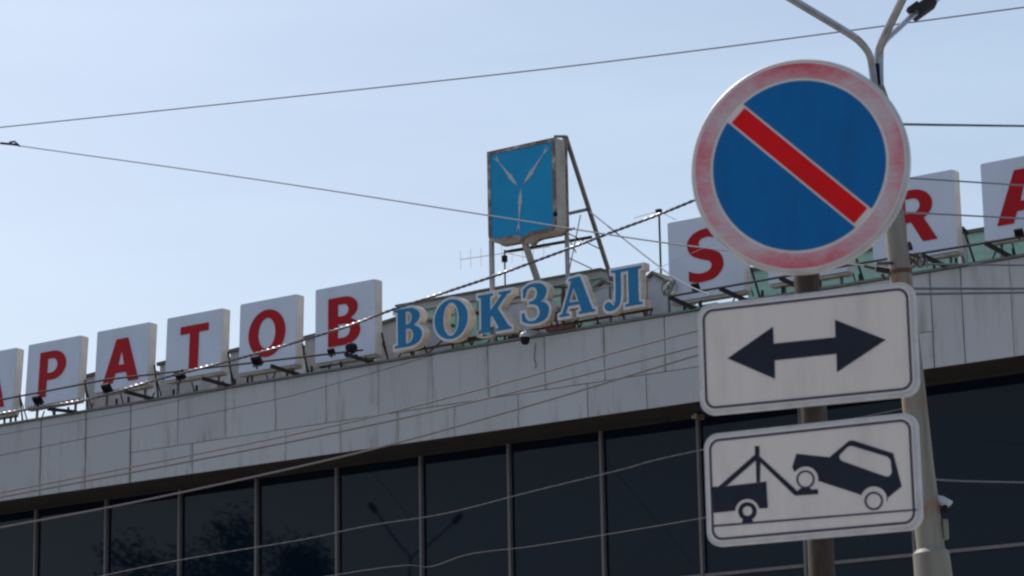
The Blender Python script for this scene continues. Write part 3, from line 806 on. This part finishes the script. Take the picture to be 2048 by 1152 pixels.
def flood(px, py, label, round_=False, small=False, w_=.85):
    p = fac(px, py, w_); k = .55 if small else .8
    t_ = FA.thing('floodlight', label, 'floodlight', p, 'black floodlights aimed at the letter boards')
    if round_:
        part('housing', MB().lathe([(.08, -.13), (.12, -.08), (.125, .07), (.105, .085)], p, 'Y', 18), M['black'], t_)
        part('yoke', MB().box(p.x - .16, p.x + .16, p.y - .03, p.y + .03, p.z - .21, p.z - .17), M['darksteel'], t_)
    else:
        R = Matrix.Rotation(math.radians(38), 3, 'X')
        h = MB().box(p.x - .165 * k, p.x + .165 * k, p.y - .05 * k, p.y + .05 * k, p.z - .15 * k, p.z + .15 * k, R, .012)
        part('housing', h, M['black'], t_)
        fn = MB()
        for i in range(5):
            x = p.x + (-.12 + .06 * i) * k
            fn.box(x - .005, x + .005, p.y - .10 * k, p.y - .02 * k, p.z - .13 * k, p.z + .08 * k, R)
        part('cooling_fins', fn, M['black'], t_)
        part('yoke', MB().tube([(p.x - .17 * k, p.y, p.z), (p.x - .17 * k, p.y + .02, p.z - .17 * k), (p.x + .17 * k, p.y + .02, p.z - .17 * k), (p.x + .17 * k, p.y, p.z)], .012, 6), M['darksteel'], t_)
    part('stem', MB().beam((p.x, p.y + .0, p.z - .26 * k), (p.x, p.y, p.z - .12 * k), .03), M['darksteel'], t_)
flood(76, 800, 'black floodlight under the first whole letter board, shaped like P')
flood(214, 776, 'black floodlight under the red A, left of the T board')
flood(360, 749, 'black floodlight under the red T')
flood(514, 721, 'black floodlight hanging below the red O, under the bright cable')
flood(703, 696, 'round black floodlight under the red letter like B, near the blue letters', True)
flood(663, 703, 'tiny black lamp left of the round floodlight under the tall board', small=True)
flood(1391, 573, 'tiny black lamp just under the red S', small=True)
flood(2038, 465, 'tiny black lamp under the red A at the right edge of the picture', small=True)
flood(1815, 492, 'small black lamp beside the lamp post, under the red R', small=True)

# ------------------------------------------------------------------ dome camera
p = fac(1050, 672, .42)
dc = FA.thing('dome_camera', 'white and black dome camera hanging from the fascia edge under the blue letters', 'security camera', (p.x, p.y, p.z))
part('hood', MB().lathe([(.04, .10), (.09, .075), (.12, .02), (.125, -.02), (.12, -.03)], p, n_=20), M['white'], dc)
part('dome', MB().lathe([(.105, -.035), (.105, -.10), (.09, -.155), (.06, -.19), (.02, -.20)], p, n_=20), M['black'], dc)
part('arm', MB().beam((p.x, p.y, p.z + .12), (p.x, .3, p.z + .16), .07), M['white'], dc)
part('cable', MB().tube([(p.x + .0, -.03, p.z - .1), (p.x - .04, -.03, p.z - .45), (p.x + .01, -.03, p.z - .62), (p.x - .02, -.03, p.z - .68)], .008, 6), M['darksteel'], dc)
p = fac(1390, 832, -1.0)
bx_ = FA.thing('wire_anchor', 'rusty wire anchor under the soffit beside the arrow sign', 'bracket', p)
part('plate', MB().box(p.x - .07, p.x + .07, p.y - .05, p.y + .3, p.z - .05, p.z + .05, bev=.01), M['shieldframe'], bx_)
part('hook', MB().tube([p + Vector((-.14, -.02, -.02)), p + Vector((-.08, -.04, .05)), p + Vector((0, -.05, .0))], .014, 6), M['darksteel'], bx_)

# ------------------------------------------------------------------ overhead wires
def span(px0, py0, Y0, px1, py1, Y1, mids=(), n_=60, r=.012, name='overhead_wire', label='', m_='wire', twist=0, group='overhead wires crossing the picture', catg='wire'):
    """a wire hanging in the vertical plane through its two end points"""
    A, B = atY(px0, py0, Y0), atY(px1, py1, Y1)
    d = Vector((B.x - A.x, B.y - A.y, 0)).normalized(); nn = Vector((-d.y, d.x, 0))
    ctrl = [A]
    for mpx, mpy in mids:
        rdir = ray(mpx, mpy); t_ = (A - EYE).dot(nn) / rdir.dot(nn); ctrl.append(EYE + rdir * t_)
    ctrl.append(B)
    # height as a smooth curve over the run
    xs = [(c - A).dot(d) for c in ctrl]; zs_ = [c.z for c in ctrl]
    pts = []
    cr_ = cat([(x, z_) for x, z_ in zip(xs, zs_)], max(6, n_ // max(1, len(ctrl) - 1)))
    for x, z_ in cr_:
        pts.append(Vector((A.x + d.x * x, A.y + d.y * x, z_)))
    mb = MB()
    if twist:
        # resample finely and wind two strands
        tot = 0; fine = []
        stepm = twist / 8
        for i in range(len(pts) - 1):
            le = (pts[i + 1] - pts[i]).length; k_ = max(1, int(le / stepm))
            for j in range(k_): fine.append(pts[i].lerp(pts[i + 1], j / k_))
        fine.append(pts[-1]); s_ = 0; st = [[], []]
        for i, p in enumerate(fine):
            if i: s_ += (p - fine[i - 1]).length
            a_ = s_ / twist * 2 * PI
            o_ = (nn * math.cos(a_) + Vector((0, 0, 1)) * math.sin(a_)) * r * .62
            st[0].append(p + o_); st[1].append(p - o_)
        for q in st: mb.tube(q, r, 6)
    else: mb.tube(pts, r, 6)
    o = pts[0]
    return WO.single(name, mb, M[m_], label, catg, tuple(o), group)
span(-300, 286, 44, 2350, -26, 30, [(700, 181), (1330, 109)], r=.010, m_='bluewire', label='long thin wire high across the sky, rising from left to upper right')
span(-300, 240, 34, 1792, 538, 20.1, [(0, 286), (500, 357), (972, 430), (1340, 487)], r=.0075, m_='bluewire', label='thin wire falling from the left edge across the blue shield')
span(-200, 870, 30.2, 1700, 268, 25.2, [(0, 828), (175, 799), (312, 760), (496, 712), (640, 670), (708, 648), (792, 617), (1000, 548), (1220, 466), (1390, 400)], r=.0105, m_='glint', twist=.14, name='twisted_cable', label='thick twisted dark cable crossing in front of the red and blue letters', catg='cable', n_=140)
span(-200, 1025, 25, 1795, 572, 20.1, [(0, 986), (600, 866), (940, 784), (1393, 662)], r=.008, m_='wire', label='uppermost of the three wires in front of the grey fascia')
span(-200, 1030, 25, 1795, 584, 20.1, [(0, 995), (600, 880), (940, 805), (1393, 693)], r=.0085, m_='wire', label='middle one of the three wires in front of the grey fascia')
span(-200, 1092, 24, 1795, 592, 20.1, [(0, 1055), (300, 998), (710, 907), (1040, 817), (1393, 711)], r=.008, m_='wire', label='lowest of the three fascia wires, crossing the dark soffit')
span(-200, 950, 52, 926, 691, FA.w(fac(926, 691, .06)).y, [(0, 911), (455, 819), (615, 783), (860, 712)], r=.007, m_='cable', label='faint hair thin wire across the grey panels under the letter boards')
span(-200, 912, 60, 480, 772, FA.w(fac(480, 772, .06)).y, [(0, 870), (263, 821)], r=.006, m_='cable', label='faint short thin wire just below the roof edge at the left')
span(1768, 246, 20.1, 2350, 256, 30, [(1815, 249)], r=.0075, m_='cable', twist=.14, name='twisted_cable', label='short dark twisted cable in the sky right of the round sign', catg='cable')
span(1800, 577, 20.1, 2350, 577, 30, [(1830, 577)], r=.012, m_='cable', label='upper of two dark level cables on the fascia right of the arrow sign')
span(1800, 590, 20.1, 2350, 581, 29, [(1830, 588)], r=.012, m_='cable', label='lower of two dark level cables on the fascia right of the arrow sign')
span(1796, 525, 20.1, 2350, 533, 32, [(1830, 528)], r=.010, m_='cable', label='thin dark cable just above the roof edge right of the lamp post')
span(1778, 354, 20.1, 2350, 392, 34, [(1830, 357), (2048, 371)], r=.008, m_='bluewire', label='thin wire crossing the top of the red R board')
span(1786, 424, 20.1, 2350, 452, 34, [(1830, 426), (2048, 437)], r=.008, m_='bluewire', label='thin wire crossing the middle of the red R')
span(1176, 420, FA.w(fac(1176, 420, -1.3)).y, 1420, 590, 52, [(1337, 547)], r=.016, m_='bluewire', label='slack guy wire from the shield stand down to the S board', group=None)
span(1300, 545, FA.w(fac(1300, 545, -2)).y, 1560, 462, 48, [(1420, 492)], r=.005, m_='bluewire', label='hair thin wire rising across the red S board')
# two glinting bundles low in front of the windows
span(0, 1200, 24.6, 1818, 815, 20.1, [(245, 1143), (400, 1113), (600, 1080), (740, 1051), (890, 1027), (1060, 984), (1240, 940), (1360, 909)], r=.0034, m_='glint', twist=.26, name='twisted_cable', label='thin glinting cable crossing the dark windows, the upper one', catg='cable', n_=120)
span(300, 1215, 24.6, 1828, 960, 20.1, [(670, 1150), (808, 1131), (862, 1133), (940, 1108), (1060, 1093), (1200, 1071), (1400, 1037)], r=.0030, m_='wire', name='overhead_wire', label='thin sagging wire crossing the dark windows, the lower one', n_=90)
span(1848, 950, 20.1, 2350, 968, 30, [(1880, 960), (2048, 965)], r=.0055, m_='cable', twist=.3, name='twisted_cable', label='dark lumpy cable in front of the glass right of the lamp post', catg='cable')
p = atY(22, 288, 29.8)
ins = WO.thing('wire_connector', 'small dark connector on the wire at the left edge', 'wire fitting', tuple(p))
part('sleeve', MB().tube([p + Vector((-.12, 0, .012)), p + Vector((.09, 0, -.012))], .014, 8), M['darksteel'], ins)
part('pigtail', MB().tube([p + Vector((-.02, 0, .02)), p + Vector((.04, 0, .03)), p + Vector((.10, 0, -.03))], .011, 6), M['darksteel'], ins)

# ------------------------------------------------------------------ lamp post at the right
Yp = 20.0
def lp(px, py): return atY(px, py, Yp)
top, mid, bot = lp(1753, 118), lp(1800, 540), lp(1862, 1100)
d = (bot - mid).normalized()
base = mid + d * ((mid.z - .13) / -d.z)
lam = WO.thing('lamp_post', 'weathered tall lamp post with three arms behind the traffic signs', 'lamp post', (base.x, base.y, .13))
pw = lambda a_: a_ / FPX * Yp / 2
part('shaft', MB().tube([lp(1759, 172), lp(1762, 200), lp(1786, 420), mid, lp(1818, 700), lp(1842, 935), lp(1862, 1101)], [pw(20), pw(34), pw(42), pw(46), pw(49), pw(53), pw(57)], 12), M['polepaint'], lam)
b2 = lp(1861, 1098)
part('shoe', MB().tube([b2, b2 + d * .03, b2 + d * .30, base], [pw(58), pw(74), pw(78), pw(90)], 12), M['polepaint'], lam)
part('strap', MB().tube([lp(1800, 541), lp(1801, 549)], [pw(50), pw(50)], 12), M['rust'], lam)
rust_bands(M['polepaint'], [lp(1803, 570).z - .13, lp(1828, 815).z - .13, lp(1850, 1020).z - .13], (.20, .075, .028))
def Am(nm, pts, r0): 
    q = [atY(*p_) for p_ in pts]
    q = [Vector(v) for v in q]
    out = []
    for i in range(len(q) - 1):
        g_ = lambda k: q[max(0, min(len(q) - 1, k))]
        for j in range(5):
            t_ = j / 5; p0_, p1_, p2_, p3_ = g_(i - 1), g_(i), g_(i + 1), g_(i + 2)
            out.append(.5 * (2 * p1_ + (p2_ - p0_) * t_ + (2 * p0_ - 5 * p1_ + 4 * p2_ - p3_) * t_ ** 2 + (-p0_ + 3 * p1_ - 3 * p2_ + p3_) * t_ ** 3))
    out.append(q[-1])
    return part(nm, MB().tube(out, r0, 10), M['armsteel'], lam)
al = Am('arm', [(1750, 190, Yp - .05), (1744, 135, Yp - .05), (1738, 108, Yp - .1), (1722, 86, Yp - .2), (1696, 66, Yp - .4), (1590, 2, Yp - 1.4), (1480, -66, Yp - 2.4)], .029)
ar = Am('arm', [(1757, 190, Yp + .05), (1756, 118, Yp + .05), (1761, 92, Yp), (1773, 64, Yp - .2), (1804, 0, Yp - .7), (1840, -78, Yp - 1.4)], .032)
ab = Am('arm', [(1762, 190, Yp + .1), (1761, 112, Yp + .1), (1768, 85, Yp + .3), (1800, 54, Yp + .7), (1834, 24, Yp + 1.2), (1874, -2, Yp + 1.8), (2010, -105, Yp + 3.9)], .024)
part('gap_shade', MB().tube([lp(1753, 128), lp(1757, 200)], [pw(12), pw(14)], 8), M['black'], lam)  # black rod put in as the dark shade between the arm tubes
p = atY(1846, 16, Yp + 1.25)
R = Matrix.Rotation(math.radians(-35), 3, 'Y')
hd = part('lamp_bracket', MB().box(p.x - .11, p.x + .11, p.y - .08, p.y + .08, p.z - .05, p.z + .05, R, .02), M['darksteel'], lam)
p2 = atY(1826, 15, Yp + 1.1)
part('clamp', MB().box(p2.x - .055, p2.x + .055, p2.y - .04, p2.y + .04, p2.z - .022, p2.z + .022, R, .008), M['darksteel'], hd)
for i in range(4):
    q = atY(1838 + 7 * i, 22 - 6 * i, Yp + 1.2 + .05 * i)
    part('bolt', MB().tube([q + Vector((-.02, 0, -.045)), q + Vector((.03, 0, .05))], .016, 6), M['darksteel'], hd)
# lamp heads just above the frame
for (px, py, Y_), d_ in (((1470, -72, Yp - 2.5), Vector((-1, -.5, .28))), ((1843, -86, Yp - 1.45), Vector((.35, -1, .3))), ((2014, -109, Yp + 3.95), Vector((.6, 1, .25)))):
    p = atY(px, py, Y_); d_.normalize()
    h = MB(); h.tube([p, p + d_ * .08, p + d_ * .3, p + d_ * .62, p + d_ * .7], [.04, .08, .13, .10, .03], 12)
    part('lamp_head', h, M['greysteel'], lam)
# cable fittings on the post
fx = part('cable_clamp', MB().beam(lp(1752, 538), lp(1794, 545), .035), M['darksteel'], lam)
for a_, b_ in (((1750, 537), (1728, 532)), ((1770, 560), (1764, 548)), ((1812, 500), (1822, 488)), ((1808, 505), (1840, 516)), ((1815, 512), (1836, 530))):
    part('hook', MB().tube([lp(*a_), lp(*b_)], .012, 6), M['rust'], fx)
for i in range(5):
    q = [(lp(1822 + 7 * i, 524 - 2 * i) + Vector((.035 * math.cos(t_ * PI / 6), .02 * i, .05 * math.sin(t_ * PI / 6 + i)))) for t_ in range(13)]
    part('cable_loop', MB().tube(q, .007, 5), M['darksteel' if i % 2 else 'bluewire'], fx)
# small hooded lamp and bracket low on the post
p = lp(1882, 1004)
hl = part('hooded_lamp', MB().tube([p + Vector((-.06, 0, .045)), p + Vector((.0, -.02, .01)), p + Vector((.06, -.03, -.035))], [.015, .036, .042], 10), M['white'], lam)
part('lens', MB().tube([p + Vector((.035, -.03, -.035)), p + Vector((.015, -.05, -.075))], [.034, .024], 10), M['black'], hl)
p = lp(1890, 1058)
part('control_box', MB().box(p.x - .022, p.x + .022, p.y - .04, p.y + .03, p.z - .08, p.z + .07, bev=.008), M['polepaint'], lam)
part('conduit', MB().tube([lp(1880, 1020), lp(1878, 1040), lp(1884, 1085)], .012, 6), M['black'], lam)

# ------------------------------------------------------------------ traffic sign post in front
def plate_frame(X, Y, Z, th): return Frame((X, Y, Z), -th), th
SP = Vector((.957, 8.42, .13))
sg = WO.thing('traffic_sign', 'round blue and red no parking sign over two white plates on a brown post', 'traffic sign', tuple(SP))
part('post', MB().tube([(SP.x, SP.y, .13), (SP.x - .010, SP.y, 2.8), (SP.x - .022, SP.y, 4.08)], .041, 14), M['post'], sg)
part('post_cap', MB().lathe([(.044, 0), (.044, .02), (.02, .035)], (SP.x - .022, SP.y, 4.08), n_=14), M['darksteel'], sg)
def sub(nm, mb, m_, parent, Fr):
    """mesh given in a plate frame, stored relative to the post"""
    for i, v in enumerate(mb.v): mb.v[i] = Fr.w(v)
    return part(nm, mb, m_, parent)
ORG_S = root_org(sg)
def plate_obj(nm, Fr, mb, m_, label=None):
    ob = bpy.data.objects.new(nm, mb.mesh(nm, m_)); COL.objects.link(ob); ob.parent = sg
    ob.location = Fr.org - ORG_S; ob.rotation_euler = (0, 0, Fr.ang)
    if label: ob['label'] = label
    return ob
def on(nm, par, mb, m_):
    ob = bpy.data.objects.new(nm, mb.mesh(nm, m_)); COL.objects.link(ob); ob.parent = par
    return ob
# round sign
Fr = Frame((.9155, 8.262, 1.6 + 2.2305), -.29)
rd = plate_obj('round_plate', Fr, MB().lathe([(.338, -.012), (.346, -.0105), (.350, -.006), (.350, .016), (.344, .018)], (0, 0, 0), 'Y', 96), M['signedge'], 'round no parking plate with faded red ring, blue field and red slash')
on('white_field', rd, MB().poly([ell(0, 0, .339, .339, 96)], -.0135, -.0122), M['signwhite'])
on('red_ring', rd, MB().poly([ell(0, 0, .334, .334, 96), ell(0, 0, .286, .286, 96)], -.0150, -.0137), M['ring'])
rb = .276; hw = .0385
def seg(sgn):
    a0 = math.degrees(math.asin(hw / rb))
    pts = arc(0, 0, rb, rb, a0, 180 - a0, 48)
    c_, s_ = math.cos(math.radians(-44)), math.sin(math.radians(-44))
    return [((x * c_ - sgn * z_ * s_), (x * s_ + sgn * z_ * c_)) for x, z_ in pts]
on('blue_field', rd, MB().poly([seg(1)], -.0150, -.0137), M['signblue'])
on('blue_field', rd, MB().poly([seg(-1)], -.0150, -.0137), M['signblue'])
c_, s_ = math.cos(math.radians(-44)), math.sin(math.radians(-44))
bl, bw = .262, .0315
on('red_slash', rd, MB().poly([[(x * c_ - z_ * s_, x * s_ + z_ * c_) for x, z_ in ((-bl, -bw), (bl, -bw), (bl, bw), (-bl, bw))]], -.0152, -.0137), M['signred'])
on('rear_bracket', rd, MB().box(-.05, .05, .016, .12, -.22, -.17).box(-.05, .05, .016, .12, .17, .22), M['steel'])

def rect_plate(nm, X, Y, Z, th, label):
    Fr = Frame((X, Y, 1.6 + Z), -th)
    w_, h_ = .35, .175
    ob = plate_obj(nm, Fr, MB().poly([rrect(-w_, w_, -h_, h_, .045, 8)], -.006, .012), M['signedge'], label)
    on('white_field', ob, MB().poly([rrect(-w_ + .012, w_ - .012, -h_ + .012, h_ - .012, .036, 8)], -.0085, -.0062), M['signwhite'])
    on('border_line', ob, MB().poly([rrect(-w_ + .018, w_ - .018, -h_ + .018, h_ - .018, .034, 8), rrect(-w_ + .0255, w_ - .0255, -h_ + .0255, h_ - .0255, .0275, 8)], -.0100, -.0087), M['signborder'])
    on('rear_bracket', ob, MB().box(-.05, .05, .012, .10, -.09, -.05).box(-.05, .05, .012, .10, .05, .09), M['steel'])
    return ob, Fr
def onplate(Fr, s_, ox, oy, pts):           # measured points of the printed symbol, in plate coordinates
    out = []
    for x, y in pts:
        o_ = Fr.inv(EYE); d_ = Fr.R.transposed() @ ray(ox + x / s_, oy + y / s_)
        p_ = o_ + d_ * ((-.0095 - o_.y) / d_.y); out.append((p_.x, p_.z))
    return out
ap, Fr = rect_plate('arrow_plate', .8957, 8.114, 1.6104, .4361, 'white plate with a black arrow pointing both ways')
on('double_arrow', ap, MB().poly([onplate(Fr, 3.84, 1380, 550, [(288, 640), (637, 397), (642, 527), (1117, 478), (1113, 343), (1503, 497), (1129, 746), (1124, 605), (650, 656), (652, 797)])], -.0100, -.0087), M['signblack'])
tp, Fr = rect_plate('tow_away_plate', .8927, 8.116, 1.2057, .5131, 'white plate with a tow truck lifting a car')
def tw(pts): return onplate(Fr, 3.369, 1390, 810, pts)
def tp_c(cx, cy, r, n_=28): return tw([(cx + r * math.cos(2 * PI * k / n_), cy + r * math.sin(2 * PI * k / n_)) for k in range(n_)])
def cutarc(cx, cy, r, a0, a1, n_=12): return [(cx + r * math.cos(math.radians(a0 + (a1 - a0) * i / n_)), cy + r * math.sin(math.radians(a0 + (a1 - a0) * i / n_))) for i in range(n_ + 1)]
y0, y1 = -.0100, -.0087
# truck: bed with wheel arch, mast and derrick
on('truck_body', tp, MB().poly([tw([(112, 552), (160, 549), (205, 548), (480, 515), (490, 694), (436, 697)] + cutarc(352, 715, 82, -14, -166) + [(272, 712), (124, 727)])], y0, y1), M['signblack'])
on('derrick', tp, MB().poly([tw([(402, 277), (433, 277), (434, 345), (690, 580), (826, 566), (830, 592), (826, 600), (676, 610), (664, 602), (440, 386), (437, 518), (414, 520), (410, 372), (212, 545), (158, 550), (405, 333)])], y0 - .0002, y1), M['signblack'])
on('truck_wheel', tp, MB().poly([tp_c(353, 716, 62), tp_c(353, 714, 33)], y0, y1), M['signblack'])
on('wheel_foot', tp, MB().poly([tw([(322, 772), (384, 768), (392, 790), (316, 796)])], y0 - .0003, y1), M['signblack'])
on('hook_pad', tp, MB().poly([tw([(712, 560), (768, 556), (790, 572), (690, 580)])], y0 - .0001, y1), M['signblack'])
# car
on('car_body', tp, MB().poly([tw([(683, 328), (905, 352), (1040, 240), (1070, 240), (1335, 325), (1392, 548), (1292, 630)] + cutarc(1204, 640, 92, 10, -160) + [(1115, 604), (832, 512)] + cutarc(745, 500, 86, 8, -140) + [(668, 448), (655, 418)]),
    tw([(975, 335), (1030, 280), (1055, 275), (1295, 348), (1318, 372), (1326, 455), (1312, 478), (1285, 482), (985, 375), (970, 355)])], y0, y1), M['signblack'])
on('car_wheel', tp, MB().poly([tp_c(744, 501, 62), tp_c(744, 501, 49)], y0, y1), M['signborder'])
on('car_wheel', tp, MB().poly([tp_c(1204, 646, 63), tp_c(1204, 646, 49)], y0, y1), M['signborder'])
on('road_line', tp, MB().poly([tw([(126, 808), (1494, 699), (1494, 711), (126, 822)])], y0 + .0002, y1), M['signborder'])

# ------------------------------------------------------------------ across the square: what the windows mirror
def tree(P, h, spread, label, seed, n_leaf=9000):
    rnd = random.Random(seed)
    t_ = WO.thing('tree', label, 'tree', (P.x, P.y, 0), 'trees across the square mirrored in the windows')
    br = MB(); th_ = h * .42
    br.tube([(P.x, P.y, 0), (P.x + .1, P.y, th_ * .6), (P.x - .1, P.y + .1, h * .8)], [h * .028, h * .02, h * .006], 10)
    clumps = []
    for i in range(34):
        a_ = rnd.uniform(0, 2 * PI); z0 = rnd.uniform(.3, .72) * h; rr2 = rnd.uniform(.25, 1) * spread * (1 - .35 * abs(z0 / h - .5))
        e_ = Vector((P.x + rr2 * math.cos(a_), P.y + rr2 * math.sin(a_), z0 + rnd.uniform(.08, .25) * h))
        s_ = Vector((P.x, P.y, z0)); br.tube([s_, s_.lerp(e_, .5) + Vector((0, 0, -.1)), e_], [h * .008, h * .005, h * .002], 5)
        clumps.append((e_, rnd.uniform(.12, .2) * spread + .5))
    part('trunk', br, M['bark'], t_)
    cr2 = MB(); vs = []; fs = []
    for i in range(n_leaf):
        c_, r_ = rnd.choice(clumps)
        v = Vector((rnd.gauss(0, 1), rnd.gauss(0, 1), rnd.gauss(0, .8))).normalized() * r_ * rnd.uniform(.3, 1.25)
        a_ = Vector((rnd.gauss(0, 1), rnd.gauss(0, 1), rnd.gauss(0, 1))).normalized() * .11; b_ = a_.orthogonal().normalized() * .07
        k_ = len(vs); o_ = c_ + v
        vs += [o_ - a_, o_ + b_, o_ + a_, o_ - b_]; fs.append((k_, k_ + 1, k_ + 2, k_ + 3))
    cr2.add(vs, fs)
    cr_o = part('crown', cr2, M['leaf'], t_)
    return t_
for (px, py, dist, spread), lb, sd in (((370, 1046, 34, 3.2), 'leafy tree mirrored in the dark glass left of the signs, the taller crown', 3),
                                       ((560, 1050, 37, 2.6), 'second leafy tree mirrored in the dark glass, nearer the middle', 5),
                                       ((450, 1085, 40, 4.0), 'low bushy tree mirrored faintly in the glass at the lower left', 9)):
    P = mirror(px, py, dist); tree(P, P.z, spread, lb, sd)
# twin arm street lamp mirrored in the glass
D_ = 24
def mr(px, py, dd=0): return mirror(px, py, D_ + dd)
pt = mr(822, 1140); 
ln = WO.thing('street_lamp', 'twin armed street lamp mirrored dimly in the window glass', 'street lamp', (pt.x, pt.y, 0))
part('shaft', MB().tube([(pt.x, pt.y, 0), pt], [.09, .05], 10), M['darksteel'], ln)
for a_, b_, dd in (((822, 1110), (755, 1020), 0), ((824, 1112), (900, 1042), 1.0)):
    q0, q1 = mr(*a_), mr(*b_, dd)
    part('arm', MB().tube([pt, q0, q1], .032, 8), M['darksteel'], ln)
    d_ = (q1 - q0).normalized(); 
    part('lamp_head', MB().tube([q1, q1 + d_ * .1, q1 + d_ * .35, q1 + d_ * .42], [.04, .11, .09, .03], 10), M['black'], ln)
print('objects', len(bpy.data.objects), 'tris', sum(len(o.data.polygons) for o in bpy.data.objects if o.type == 'MESH'))
